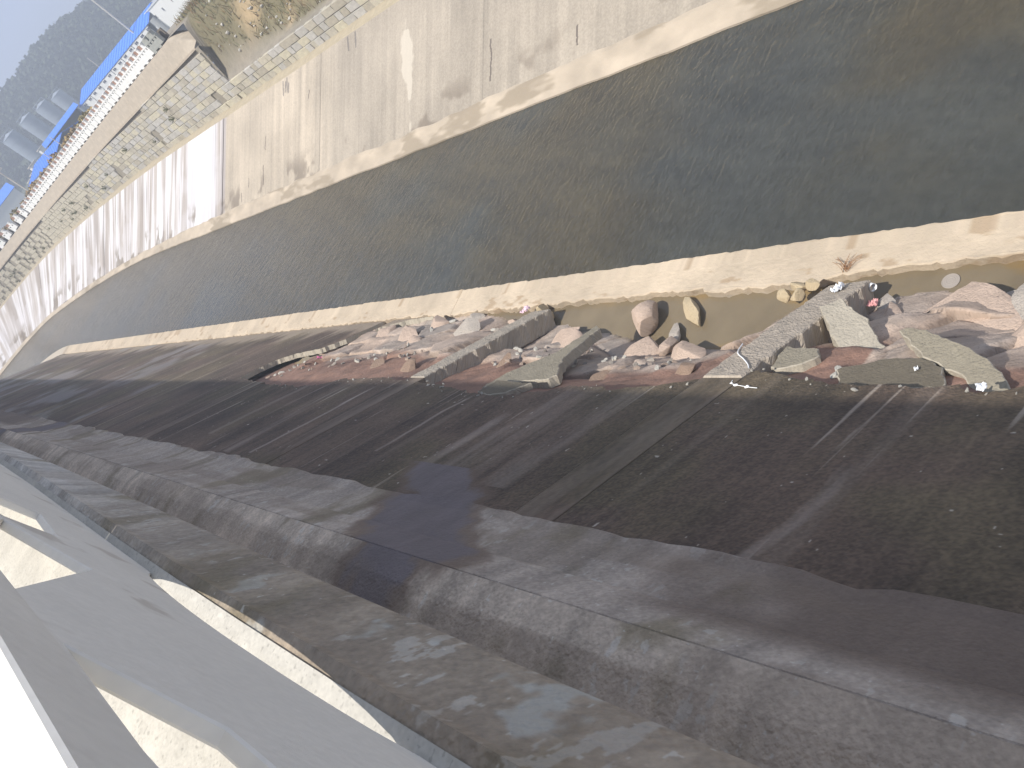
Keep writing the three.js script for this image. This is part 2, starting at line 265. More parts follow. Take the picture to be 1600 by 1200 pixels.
{ // tan toe beam along the water
  const tb = thing('toe_beam', 'tan concrete toe beam running along the water edge', 'concrete beam');
  const sandTex = tex(1024, 64, -6, 7.4, 74, 1.2, (n, x) => { const k = .86 + .2 * fbm(n * 1.4, x * 2, 700, 4) + .08 * (vn(n * 14, x * 40, 5) - .5); let c = [188 * k, 173 * k, 152 * k]; const g = ss(7.95, 7.8, x + .25 * (fbm(n * 1.2, x, 707, 3) - .5)); c = mix3(c, [172, 164, 152], g * .7); return mix3(c, [140, 118, 92], .5 * ss(.68, .76, fbm(n * 3, x * 5, 711, 3))); });
  const sm = mat(0xffffff, { map: sandTex, bumpMap: bumpConcrete, bumpScale: .016, side: THREE.DoubleSide });
  for (const [a, b] of [[-6, 17.9], [17.904, 41], [41.004, 66]]) {
    const inner = jag(range(a, b, .4).map(n => [n, n < 19 ? 7.72 + .1 * (fbm(n * .9, 3, 13, 3) - .5) - (n > 6.9 && n < 9.6 ? .12 : 0) : 7.765]), .08, a < 19 ? .045 : .006, 5);
    const outer = jag(range(b, a, -.5).reverse().map(n => [n, 8.5]), .1, .022, 15).reverse();
    mesh('beam_section', slabGeo([...inner, ...outer], .5, (n, x, d) => { const q = nearAt(n, x); return [q[0], -.37 + d + .02 * (vn(n * 3, x * 3, 5) - .5), q[1]]; }, [], .02), sm, tb);
  }
  mesh('beam_section', ribbon(nearAt, range(66.01, 150, 1.2), n => [[7.765, .13], [8.5, .13], [8.52, -.4]]), sm, tb);
}

// ---------------------------------------------------------------- eroded bed: rock, red soil, puddle
const sp = x => slabY(x);
function plates(x, n) { // cracked rock plates: [offset, crack nearness]
  const gx = x / .95 + n * .25, gy = n / 1.25 - x * .18, ix = Math.floor(gx), iy = Math.floor(gy); let f1 = 9, f2 = 9, id = [0, 0], c1 = [0, 0];
  for (let i = -1; i <= 1; i++) for (let j = -1; j <= 1; j++) { const cx = ix + i + .12 + .76 * h2(ix + i, iy + j, 5), cy = iy + j + .12 + .76 * h2(ix + i, iy + j, 6), d = Math.hypot(gx - cx, gy - cy); if (d < f1) { f2 = f1; f1 = d; id = [ix + i, iy + j]; c1 = [cx, cy]; } else if (d < f2) f2 = d; }
  const e = f2 - f1, tx = (h2(id[0], id[1], 7) - .5) * .45, ty = (h2(id[0], id[1], 8) - .5) * .3;
  return [(h2(id[0], id[1], 9) - .5) * .26 + tx * (gx - c1[0]) + ty * (gy - c1[1]) - .13 * ss(.11, .02, e), e, h2(id[0], id[1], 10)];
}
function bedY(x, n) {
  const e = xs_(n), b = xb_(n);
  if (n > 23.3 || x <= e - .1) return sp(x) - .34 - .12 * fbm(x * 3, n * 3, 5, 3);
  const u = clamp((x - e) / Math.max(.4, b - e)), y0 = sp(e) - .34;
  const lump = fbm(x * 1.1 + n * .35, n * .75, 801, 4), cell = Math.abs(vn(x * 1.5 + n * .7, n * 1.1 - x * .4, 811) - .5) * 2, fine = fbm(x * 6, n * 6, 821, 4);
  let h = (y0 + .12) * Math.pow(1 - u, 1.02) + (u < 1 ? Math.sin(Math.PI * Math.min(1, u * 1.02)) * (.42 * (lump - .42) + .95 * plates(x, n)[0] * ss(.2, .5, u) + .1 * (cell - .5) * ss(.5, .2, u)) : 0) + .05 * (fine - .5);
  
  if (u >= 1) h = -.22 * ss(0, .35, x - b) - .02 + .05 * (fine - .5);
  else h = mix(h, Math.max(h, .03), ss(.4, .75, u)) * 1;
  const fadeL = ss(23.3, 21, n); if (x > 7.4 && n > 17) h = Math.min(h, .04);
  return Math.min(mix(sp(x) - .34, h, fadeL), sp(x) - .1);
}
{
  const xs = range(3.5, 7.95, .04), ns = range(-6, 24, .045), pos = [], uv = [], col = [], idx = [];
  for (const n of ns) for (const x of xs) {
    const y = bedY(x, n); pos.push(x, y, -n); uv.push(n, x);
    const e = xs_(n), b = xb_(n), u = clamp((x - e) / Math.max(.4, b - e)) + .25 * (fbm(x * 1.4, n * 1.1, 901, 4) - .5);
    let red = ss(.5, .34, u) * ss(3.6, 5.2, n); if (n < 5.2) red = ss(.3, .2, u);
    const k = .84 + .3 * fbm(x * 2, n * 2, 905, 4) + .1 * (vn(x * 25, n * 25, 4) - .5);
    let c = mix3([186, 165, 150], [172, 162, 154], ss(.4, .65, fbm(x * .9, n * .5, 911, 3)));
    c = mix3(c, [144, 113, 99], red); c = mix3(c, [122, 108, 86], ss(1.0, 1.05, u) * .8);
    { const pl = plates(x, n); c = mix3(c, mix3([196, 174, 158], [166, 154, 146], pl[2]), .5 * (1 - red)); c = mix3(c, [112, 94, 82], .45 * ss(.05, .015, pl[1]) * (1 - red)); }
    col.push(lin(c[0] * k), lin(c[1] * k), lin(c[2] * k));
  }
  const w = xs.length; for (let i = 0; i < ns.length - 1; i++) for (let j = 0; j < w - 1; j++) { const a = i * w + j; idx.push(a, a + 1, a + w, a + 1, a + w + 1, a + w); }
  const g = new THREE.BufferGeometry(); g.setAttribute('position', new THREE.Float32BufferAttribute(pos, 3)); g.setAttribute('uv', new THREE.Float32BufferAttribute(uv, 2)); g.setAttribute('color', new THREE.Float32BufferAttribute(col, 3)); g.setIndex(idx); g.computeVertexNormals();
  struct('eroded_bed', g, mat(0xffffff, { vertexColors: true, map: grain, bumpMap: bumpConcrete, bumpScale: .02, side: THREE.DoubleSide }), 'washed out bed of pinkish rock and red soil under the broken slope', 'ground');
  const pg = new THREE.PlaneGeometry(3.7, 24); pg.rotateX(-Math.PI / 2); pg.translate(6.25, -.015, -6); { const u = pg.attributes.uv, p = pg.attributes.position; for (let i = 0; i < u.count; i++) u.setXY(i, p.getX(i), p.getZ(i)); }
  const pm = tex(512, 1024, 4, -18, 4, 24, (u, v) => { const k = .85 + .3 * fbm(u * 1.2, v * 1.2, 951, 4), r = fbm(u * 2, v * .8, 955, 4); return mix3([112 * k, 101 * k, 82 * k], [120 * k, 102 * k, 72 * k], ss(.52, .7, r)); });
  struct('puddle_water', pg, new THREE.MeshPhysicalMaterial({ map: pm, roughness: .12, ior: 1.33, bumpMap: bumpWater, bumpScale: .006, side: THREE.DoubleSide }), 'brown still puddle between the toe beam and the rubble', 'water');
  // a low continuous bottom below everything
  const bg = new THREE.PlaneGeometry(60, 240); bg.rotateX(-Math.PI / 2); bg.translate(6, -1.2, -90); struct('river_bed', bg, mat(C(90, 80, 64)), 'silty bottom under the river', 'ground');
}

// ---------------------------------------------------------------- rubble: broken slabs, boulders, stones, litter
const slabTop = conc(C(150, 142, 126), { bumpScale: .03 }), slabDark = conc(C(112, 104, 90), { bumpScale: .02 });
function fragment(name, label, pts, thick, tilt, m = slabTop, side = broken) { // pts: world outline [x, y, z]; thickness along its normal
  const c = new THREE.Vector3(); pts.forEach(p => c.add(new THREE.Vector3(...p))); c.divideScalar(pts.length);
  const up = new THREE.Vector3(SL, 1, 0).normalize(), ax = new THREE.Vector3(1, -SL, 0).normalize(), az = new THREE.Vector3(0, 0, -1);
  const poly = jag(pts.map(p => { const v = new THREE.Vector3(...p).sub(c); return [v.dot(az), v.dot(ax)]; }), .07, .03, Math.round(c.x * 50 + c.z * 9), true);
  if (THREE.ShapeUtils.isClockWise(poly.map(p => new THREE.Vector2(...p)))) poly.reverse();
  const g = slabGeo(poly, thick, (u, v, d) => [az.x * u + ax.x * v + up.x * (d - thick), az.y * u + ax.y * v + up.y * (d - thick), az.z * u + ax.z * v + up.z * (d - thick)], [], .012);
  const o = mesh(name, g, [m, side]); o.position.copy(c); if (tilt) o.rotation.set(...tilt);
  return tag(o, label, 'broken slab', 'broken slabs in the washed out foot');
}
fragment('broken_slab', 'long pointed grey slab slid down over red soil between the two cross beams', [[4.336, 2.339, -11.76], [4.808, 2.009, -11.729], [5.47, 1.546, -11.204], [6.465, .85, -11.222], [6.316, .954, -11.006], [5.29, 1.672, -10.78], [4.731, 2.064, -10.258], [4.584, 2.166, -10.394], [4.493, 2.23, -11.488]], .17, [0, 0, .04]);
fragment('broken_slab', 'thin slab sliver lying on the slope edge above the long pointed slab', [[4.1, 2.555, -11.479], [4.423, 2.329, -11.351], [4.37, 2.366, -10.39], [4.223, 2.469, -10.605], [4.119, 2.542, -10.713], [4.027, 2.606, -11.1]], .1, [.02, 0, .1], slabDark);
fragment('broken_slab', 'upended slab showing its pale broken side beside the thick cross beam', [[6.069, 1.1, -6.245], [6.24, .98, -6.027], [5.917, 1.2, -5.563], [5.546, 1.46, -5.223], [5.16, 1.73, -4.888], [4.95, 1.85, -5.095], [5.3, 1.6, -5.5], [5.6, 1.4, -5.9]], .3, [.18, 0, .42], broken);
fragment('broken_slab', 'big heaved slab with a dark top and thick pale edge beside the white sheet', [[5.359, 1.74, -4.793], [5.381, 1.72, -4.638], [5.254, 1.81, -4.282], [5.092, 1.92, -3.932], [4.741, 2.17, -3.433], [4.526, 2.32, -3.286], [4.398, 2.4, -3.497], [4.676, 2.2, -3.775], [4.814, 2.1, -4.103], [5.037, 1.95, -4.46]], .3, [-.05, 0, .38], slabTop);
fragment('broken_slab', 'dark flat slab with a straight pale front edge against the slope', [[4.746, 2.1, -5.27], [4.806, 2.06, -5.145], [4.946, 1.95, -4.685], [4.877, 2.0, -4.217], [4.653, 2.16, -3.972], [4.44, 2.31, -3.908], [4.4, 2.34, -4.463], [4.42, 2.33, -5.024]], .17, [0, 0, .16], slabDark);
fragment('broken_slab', 'small tilted slab at the upper end of the thick cross beam', [[4.846, 2.05, -6.25], [5.269, 1.76, -6.28], [5.212, 1.8, -5.8], [5.088, 1.9, -5.7], [4.924, 2.0, -5.85], [4.793, 2.1, -6.15]], .12, [.05, 0, .14]);

const pinkRock = conc(C(192, 171, 156), { bumpScale: .03 }), greyRock = conc(C(178, 169, 160), { bumpScale: .03 }), yellowRock = conc(C(188, 171, 142), { bumpScale: .02 }), whiteRock = conc(C(206, 202, 194), { bumpScale: .02 }), brownRock = conc(C(146, 124, 108), { bumpScale: .03 });
function rock(name, label, s, m, pos, size, rot, group, det = 4, rough = .2, cuts = 9, lo = .5, hi = .8) {
  const o = mesh(name, rockGeo(s, ...size, det, rough, cuts, lo, hi), m); o.position.set(...pos); o.rotation.set(...rot); return tag(o, label, 'rock', group);
}
rock('boulder', 'large pinkish angular boulder standing alone in the brown puddle', 27, pinkRock, [7.1, .16, -10.85], [.46, .34, .36], [.1, .5, -.35], null, 5, .05, 14, .55, .75);
rock('boulder', 'elongated tan rock lying in the puddle beside the toe beam', 22, yellowRock, [7.3, .08, -9.9], [.5, .18, .2], [0, .75, .08], null, 5, .06, 15, .45, .75);
rock('flat_stone', 'flat grey stone stepping out of the puddle edge', 23, greyRock, [6.75, .1, -10.05], [.34, .1, .16], [0, .3, -.1]);
rock('flat_stone', 'narrow pale stone standing on pink rock below the puddle', 24, pinkRock, [6.3, .34, -9.85], [.32, .16, .14], [0, .1, -.35]);
for (const [i, p, sz] of [[0, [7.25, .34, -7.78], [.15, .11, .13]], [1, [7.36, .36, -7.55], [.17, .11, .11]], [2, [7.2, .36, -7.52], [.13, .12, .13]], [3, [7.38, .38, -7.3], [.12, .1, .13]]]) rock('yellow_stone', 'rounded yellowish stone in the cluster under the toe beam by the thick cross beam', 31 + i, yellowRock, p, sz, [0, i, 0], 'yellowish stones by the cross beam', 3, .1);
rock('boulder', 'tan wedge rock at the lower end of the thinner cross beam', 36, yellowRock, [7.5, .2, -14.1], [.22, .2, .16], [.1, .4, .2]);
rock('boulder', 'small tan rock beside the puddle corner at the thinner cross beam', 37, yellowRock, [7.42, .1, -13.85], [.18, .1, .1], [0, 1, 0]);
const rockSpots = [ // larger outcrop blocks: x, n, sx, sy, sz, turn, kind
  [6.95, 20.3, .8, .22, .7, .3, 0], [6.6, 18.5, .85, .26, .6, .5, 0], [6.3, 17.5, .5, .24, .5, .1, 0], [7.15, 17.9, .62, .24, .5, .7, 0], [7.42, 16.7, .4, .2, .32, .4, 1], [6.85, 16.2, .5, .22, .5, 1.1, 1], [7.3, 15.2, .34, .18, .3, .8, 0],
  [6.75, 13.0, .5, .16, .55, .2, 0], [6.25, 12.3, .7, .2, .5, .9, 0], [6.05, 10.4, .75, .2, .8, .1, 0], [5.95, 9.2, .6, .2, .6, .5, 0],
  [6.9, 6.05, .5, .1, .2, .6, 1], [6.6, 5.75, .55, .1, .22, .5, 0], [6.4, 4.75, 1.1, .16, 1.0, .2, 0], [6.85, 4.3, .6, .16, .55, .7, 1], [6.3, 3.5, 1.1, .17, 1.0, .4, 1], [5.6, 3.5, .9, .16, .7, .1, 0], [6.1, 2.4, 1.1, .22, .9, .3, 1],
  [5.0, 8.0, .35, .14, .25, .3, 2], [4.95, 10.0, .3, .12, .3, .3, 2], [5.0, 15.6, .4, .16, .35, .2, 2], [5.2, 17.2, .4, .16, .3, .9, 2], [5.2, 12.6, .35, .14, .3, .2, 2]];
rockSpots.forEach(([x, n, a, b, c, t, k], i) => rock('outcrop_rock', [a > .65 ? 'broad' : a > .45 ? 'medium' : 'small', ['pinkish rock block', 'greyish rock block', 'reddish brown rock lump in the red soil'][k], n > 19 ? 'near the pink bag' : n > 14.3 ? 'between pink bag and thinner cross beam' : n > 7 ? 'between the two cross beams' : n > 5.5 ? 'close beside the thick cross beam' : 'beside the heaved slab'].join(' '), 100 + i, [pinkRock, greyRock, brownRock][k], [x, bedY(x, n) - b * .38, -n], [a, b, c], [rr(-.12, .12), t, rr(-.25, .05)], k === 2 ? 'reddish rocks in the soil' : k ? 'greyish outcrop blocks' : 'pinkish outcrop blocks', 5, .07, 16, .42, .72));
{ // small pale stones strewn over the soil
  const geos = Array.from({ length: 6 }, (_, i) => rockGeo(300 + i, 1, .55, .75, 2, .3, 9, .4, .75)), zones = [[5.3, 6.1, 10.9, 13.3, 34], [5.2, 5.9, 8.3, 10.6, 22], [5.3, 6.1, 16.2, 18.6, 22], [4.6, 5.6, 19, 22.6, 22], [4.5, 5.0, 5, 6.2, 8], [6.9, 7.5, 12.5, 18, 16]];
  for (const [a, b, c, d, k] of zones) for (let i = 0; i < k; i++) {
    const x = rr(a, b), n = rr(c, d), s = .03 + .06 * R() * R() + .02; const o = mesh('rubble_stone', geos[i % 6], R() < .45 ? whiteRock : R() < .6 ? greyRock : pinkRock);
    o.position.set(x, bedY(x, n) + s * .35, -n); o.scale.set(s * 1.3, s, s); o.rotation.set(rr(-.5, .5), rr(0, 6), rr(-.5, .5)); tag(o, 'small pale rubble stone strewn over the washed out bed', 'stone', 'pale rubble stones');
  }
}
// crumbs of concrete along the slope edge
for (let i = 0; i < 46; i++) {
  const n = rr(2.5, 20), x = xs_(n) - rr(-.06, .16), s = rr(.015, .045), o = mesh('concrete_crumb', rockGeo(400 + i % 7, 1, .4, .6, 1, .4, 6, .4, .7), whiteRock);
  o.position.set(x, slabY(x) + s * .3, -n); o.scale.setScalar(s); o.rotation.set(0, rr(0, 6), -.6); tag(o, 'pale concrete crumb along the broken slope edge', 'rubble', 'crumbs on the slope edge');
}
// litter
const whitePl = mat(C(236, 238, 240), { roughness: .5, side: THREE.DoubleSide });
function crumple(sx, sy, sz, s) { // crumpled thin sheet
  const g = new THREE.PlaneGeometry(2, 2, 16, 16), p = g.attributes.position;
  for (let i = 0; i < p.count; i++) { const u = p.getX(i), v = p.getY(i), r = Math.hypot(u, v), k = 1 - .35 * vn(Math.atan2(v, u) * 1.6 + 9, s, 4) - .12 * r, h = Math.abs(vn(u * 2.6 + s, v * 2.6, 3) - .5) * 2 + .6 * Math.abs(vn(u * 6 + s, v * 6, 8) - .5); p.setXYZ(i, u * k * sx + .2 * sx * (vn(u * 3, v * 3 + s, 5) - .5), (h - .2 * r) * sy * 1.5, v * k * sz + .2 * sz * (vn(u * 3 + s, v * 3, 6) - .5)); }
  g.computeVertexNormals(); return g;
}
function litter(name, label, geo, m, pos, rot = [0, 0, 0], cat = 'litter') { const o = mesh(name, geo, m); o.position.set(...pos); o.rotation.set(...rot); return tag(o, label, cat); }
litter('plastic_bag', 'crumpled white plastic bag draped on the thick cross beam', crumple(.17, .07, .12, 51), whitePl, [7.03, .66, -6.62], [0, .3, -.6], 'bag');
{ const g = new THREE.LatheGeometry([[0, 0], [.05, 0], [.065, .13], [.062, .13], [.048, .01], [0, .01]].map(p => new THREE.Vector2(...p)), 18); litter('paper_cup', 'white cup lying at the end of the thick cross beam', g, whitePl, [7.3, .34, -6.38], [1.2, .4, .6], 'cup'); }
litter('wrapper', 'pink and white plastic wrapper caught beside the thick cross beam', crumple(.12, .05, .1, 53), mat(C(206, 150, 150), { roughness: .5, side: THREE.DoubleSide }), [6.95, .34, -6.2], [.2, 0, -.4], 'wrapper');
litter('plastic_bag', 'bright pink plastic bag in the far corner of the broken hole', crumple(.13, .11, .13, 54), mat(C(232, 120, 178), { roughness: .5, side: THREE.DoubleSide }), [5.62, 1.35, -21.2], [0, 0, 0], 'bag');
litter('plastic_bag', 'pale pink torn plastic on the lower end of the thinner cross beam', crumple(.16, .07, .13, 55), mat(C(226, 196, 208), { roughness: .5, side: THREE.DoubleSide }), [7.32, .52, -14.2], [0, .3, -.5], 'bag');
litter('plastic_sheet', 'white torn plastic sheet lying on the slope edge beside the heaved slab', crumple(.16, .018, .07, 56), whitePl, [4.26, 2.58, -3.4], [0, .5, -.6], 'sheet');
litter('plastic_scrap', 'white plastic scrap on top of the dark flat slab', crumple(.06, .02, .035, 57), whitePl, [4.72, 2.16, -4.3], [0, .4, -.5], 'litter');
{ // knotted white strip on the slope, loop of cable over the beam, foam ring in the puddle
  const pts = [[4.40, -6.40], [4.33, -6.36], [4.29, -6.27], [4.27, -6.18], [4.24, -6.05], [4.22, -5.9]].map(([x, z]) => new THREE.Vector3(x, slabY(x) + .012, z));
  const knots = [mergeVertices(new THREE.TubeGeometry(new THREE.CatmullRomCurve3(pts), 30, .005, 6))]; for (const i of [1, 2, 4]) { const k = rockGeo(60 + i, .03, .012, .035, 3, .5, 9, .3, .7); k.translate(pts[i].x, pts[i].y, pts[i].z); knots.push(k); }
  litter('knotted_strip', 'knotted strip of white plastic on the dark slope above the thick cross beam', mergeGeometries(knots.map(g => { const q = g.toNonIndexed(); for (const k of Object.keys(q.attributes)) if (!['position', 'normal', 'uv'].includes(k)) q.deleteAttribute(k); return q; })), whitePl, [0, 0, 0], [0, 0, 0], 'litter');
  const cb = [[5.35, -6.98], [5.1, -6.86], [4.9, -6.6], [4.75, -6.42], [4.66, -6.34]].map(([x, z]) => new THREE.Vector3(x, slabY(x) + .05, z));
  litter('cable', 'thin white cable bent over the thick cross beam', new THREE.TubeGeometry(new THREE.CatmullRomCurve3(cb), 30, .009, 6), whitePl, [0, 0, 0], [0, 0, 0], 'cable');
  const rings = []; for (let i = 0; i < 4; i++) rings.push(new THREE.TorusGeometry(.03 + i * .03, .008 + .003 * (i % 2), 6, 28)); const rg = mergeGeometries(rings); rg.rotateX(Math.PI / 2); const d = new THREE.CylinderGeometry(.125, .13, .012, 28); const fm = mergeGeometries([rg.toNonIndexed(), d.toNonIndexed()]);
  litter('foam_disc', 'round whirl of grey white foam floating in the puddle', fm, mat(C(146, 138, 130), { roughness: .6 }), [7.5, -.006, -5.35], [0, 0, 0], 'foam');
}
{ // dry twigs on the toe beam
  const g = [], q = mkrng(9); for (let i = 0; i < 22; i++) { const a = -2.6 + q() * 1.9, L = .18 + .3 * q(), y = .02 + .09 * q(), p0 = new THREE.Vector3((q() - .5) * .1, .01, (q() - .5) * .12), p2 = p0.clone().add(new THREE.Vector3(-Math.sin(a) * L * .6, y, Math.cos(a) * L)), p1 = p0.clone().lerp(p2, .5).add(new THREE.Vector3(0, .05, (q() - .5) * .05)); g.push(new THREE.TubeGeometry(new THREE.CatmullRomCurve3([p0, p1, p2]), 6, .0035, 4)); }
  litter('dry_twigs', 'tuft of dry brown twigs lying on the tan toe beam', mergeGeometries(g), mat(C(150, 112, 78)), [7.76, .14, -6.95], [0, 0, 0], 'twigs');
}
{ // shallow water left in a hollow at the end of the hole
  const g = slabGeo(jag([[21.2, 5.45], [21.9, 5.3], [22.5, 5.35], [22.9, 5.6], [22.4, 5.85], [21.6, 5.8]], .1, .04, 3, true), .02, (n, x, d) => [x, 1.28 + d, -n]);
  tag(mesh('small_puddle', g, new THREE.MeshPhysicalMaterial({ color: C(124, 112, 88), roughness: .1, ior: 1.33 })), 'small brown puddle at the far end of the broken hole', 'puddle');
}

// ---------------------------------------------------------------- white parapet beside the camera
{
  const pm = mat(0xffffff, { map: tex(1024, 256, -3, 8, 12, 2, (n, y) => { const k = .93 + .08 * fbm(n * 1.1, y * 1.6, 1200, 4) + .03 * (vn(n * 40, y * 40, 4) - .5); let c = [226 * k, 222 * k, 213 * k]; c = mix3(c, [170, 160, 148], .45 * ss(.66, .78, fbm(n * 2.2, y * 3, 1210, 4))); return c; }, true), bumpMap: bumpConcrete, bumpScale: .004, roughness: .75, side: THREE.DoubleSide });
  const para = thing('white_parapet', 'smooth white painted concrete parapet with arched and slanted openings along the walkway', 'parapet');
  const mp = th => (n, y, d) => { const q = nearAt(n, -.33 + drift(n) - th + d); return [q[0], y, q[1]]; };
  const arch = (a, b, h) => { const p = []; for (let i = 0; i <= 16; i++) { const t = i / 16; p.push([mix(b, a, t), 8.1 + h * Math.pow(Math.sin(Math.PI * t), .6)]); } return p; };
  // the section nearest the standing place
  const outer = [[-3, 8.1], [2.3, 8.1], ...arch(2.3, 5.4, .2).reverse().slice(1, -1), [5.4, 8.1], [6.6, 8.1], [6.6, 9.575], [-3, 9.575]];
  const holes = [[[4.9, 9.08], [4.2, 8.78], [2.71, 9.37], [3.9, 9.37]], [[6.4, 8.63], [5.2, 8.74], [5.1, 9.06], [6.35, 9.24]], [[2.12, 9.35], [1.78, 9.06], [.7, 9.0], [.7, 9.34], [1.4, 9.37]]];
  mesh('panel', slabGeo(outer, .035, mp(.035), holes, .007), pm, para);
  mesh('widened_handrail', slabGeo([[-3, 9.42], [6.6, 9.42], [6.6, 9.55], [-3, 9.55]], .52, mp(.557), [], .014), pm, para);  // rail widened far inward to stop sun leaking through the openings
  for (let k = 0; k < 19; k++) {
    const a = 6.61 + k * 3.2, b = a + 3.19;
    mesh('panel', slabGeo([[a, 8.1], [b, 8.1], [b, 9.575], [a, 9.575]], .035, mp(.035), [[[a + .35, 9.15], [a + .35, 9.36], [b - .35, 9.36], [b - .35, 9.15]]], .007), pm, para);
    mesh('widened_handrail', slabGeo([[a, 9.42], [b, 9.42], [b, 9.55], [a, 9.55]], .52, mp(.557), [], .014), pm, para);
  }
}

// ---------------------------------------------------------------- far bank: toe, sloped wall panels
{
  const toe = thing('far_footing', 'low sandy footing strip between the water and the pale sloped wall', 'footing');
  const ftex = tex(2048, 64, 20, 0, 95, 1.2, (s, l) => { const k = .85 + .22 * fbm(s * 1.2, l * 2, 1301, 4); let c = [180 * k, 167 * k, 149 * k]; c = mix3(c, [140, 128, 110], .75 * ss(.55, .66, fbm(s * .5, l * 1.5, 1310, 4))); return c; });
  const fm = mat(0xffffff, { map: ftex, bumpMap: bumpConcrete, bumpScale: .02, side: THREE.DoubleSide });
  mesh('strip', ribbon(farAt, [...range(0, 71, .35), ...range(71.5, 112, .5), ...range(114, 185, 4)], s => { const w = .12 * (fbm(s * .9, 1, 21, 4) - .5), h = .1 * (fbm(s * 1.1, 8, 23, 4) - .5), f = mix(.7, .4, ss(62, 80, s)); const pl = o => .26 + .56 * (o - .5) + .035; return [[-.02 + w, -.3], [0 + w, .05], [.45 * f + w, Math.max(.12, pl(.45 * f + w)) + h * .3], [.9 * f + w, Math.max(.14, pl(.9 * f + w)) + Math.max(0, h * .5)], [1.15 * f + w * 1.5 + h, pl(1.15 * f + w * 1.5 + h) - .06]]; }, 2), fm, toe);
  const wall = thing('sloped_wall', 'pale sloped concrete river wall of tall panels across the water', 'river wall');
  const wcol = (s, a) => {
    const st = fbm(s * 2.6, a * .14, 1400, 5), st2 = fbm(s * 9, a * .22, 1420, 4), bl = fbm(s * .5, a * .5, 1430, 4), gr = vn(s * 25, a * 25, 4);
    let k = .92 + .15 * (st - .5) + .1 * (st2 - .5) + .18 * (bl - .5) + .1 * (gr - .5);
    let c = [184 * k, 172 * k, 155 * k];
    c = mix3(c, [160 * k, 151 * k, 138 * k], .7 * ss(51, 46, s + 3 * (st - .5)));        // duller grey panels upstream
    const white = ss(60.6, 61.4, s);
    if (white) {
      const w = ss(.35, .6, st), g = ss(.52, .7, fbm(s * 1.9, a * .1 + 3, 1450, 4)); let d = mix3([172, 164, 158], [206, 204, 206], w); d = mix3(d, [146, 136, 128], g * .8);
      const thin = ss(.72, .8, fbm(s * 6, a * .12, 1460, 3)); d = mix3(d, [104, 94, 90], thin * .75); const bright = ss(61.5, 62.5, s) * ss(68, 66, s); d = mix3(d, [204, 203, 208], bright * .7);
      const lowbl = ss(.5, .6, bl) * ss(4.8, 3, a); d = mix3(d, [190, 188, 192], lowbl * .35); c = mix3(c, d.map(v => v * (.92 + .12 * bl)), white);
      if (Math.abs(s - 60.9) < .35) c = mix3(c, [150, 144, 146], .6);
    }
    // peeled light patch and cracks
    if (s > 39.5 && s < 44.5 && a > .3 && a < 4.8) { const pa = (a - 1.2) / 3, mid = 41.9 - .35 * (1 - pa), wdt = pa > 0 ? mix(.06, .36, ss(0, .6, pa)) * (pa > .8 ? Math.sqrt(Math.max(0, 1 - ((pa - .8) / .24) ** 2)) : 1) : .05, e = Math.abs(s - mid) + .5 * (fbm(s * 4, a * 2.2, 9, 4) - .5); c = mix3(c, [190, 182, 168], .75 * ss(wdt + .05, wdt - .08, e)); }
    const dark = ss(.56, .7, fbm(s * .9, a * .8, 1480, 4)) * ss(1.9, .7, a); c = mix3(c, [116, 106, 94], dark * .75);
    for (const [s0, a0, a1] of [[58.2, .5, 1], [57.2, 1.1, 1.6], [55.1, 2.6, 3.3], [55.3, .9, 1.9], [50.2, 3.9, 4.3], [36.6, .9, 2.3], [32.5, .8, 1.4]]) if (a > a0 && a < a1 && Math.abs(s - s0 - .1 * (fbm(a * 4, s0, 3, 3) - .5) * 2) < .035) c = mix3(c, [86, 78, 72], .8);
    // brushed dark tally strokes
    for (const [s0, a0, len, lean] of [[53.05, 4.75, .75, .08], [52.8, 4.85, .55, -.04], [52.62, 4.8, .75, .05], [52.45, 4.75, .5, 0], [46.5, 4.9, .65, .14], [45.85, 4.85, .7, .1]]) { const t = (a - a0) / len; if (t > 0 && t < 1 && Math.abs(s - s0 - lean * (t - .5)) < .05 + .02 * Math.sin(t * 3)) c = mix3(c, [104, 98, 94], .75 * ss(.25, .5, vn(s * 20, a * 9, 6) + .2)); }
    return c;
  };
  const tA = tex(2048, 512, 11, 0, 50, 6, wcol), tB = tex(2048, 512, 61, 0, 62, 6, wcol);
  const wm = t => mat(0xffffff, { map: t, bumpMap: bumpConcrete, bumpScale: .012, side: THREE.DoubleSide });
  const mA = wm(tA), mB = wm(tB);
  const bnd = [1, 13, 25, 37, 49, 61, 73.3, 85.5, 97.5, 109.5, 140, 183];
  for (let i = 0; i < bnd.length - 1; i++) { const gp = i > 3 && i < 7 ? .02 : .004, a = bnd[i] + gp, b = bnd[i + 1] - gp, jut = i < 4 ? 0 : [0, .02, -.015, .01][i % 4]; mesh('wall_panel', ribbon(farAt, range(a, b, .75), s => [[.42, .2 + jut], [.5, .26 + jut], [5.3, 2.95 + jut], [5.42, 2.85 + jut]], 4), b <= 61.2 ? mA : mB, wall); }
  struct('wall_backing', ribbon(farAt, range(1, 183, 1.5), s => [[.3, -.2], [.6, .18], [5.3, 2.8], [6.6, 2.86]]), mat(C(128, 118, 106)), 'dark joint filling behind the sloped wall panels', 'wall');
}

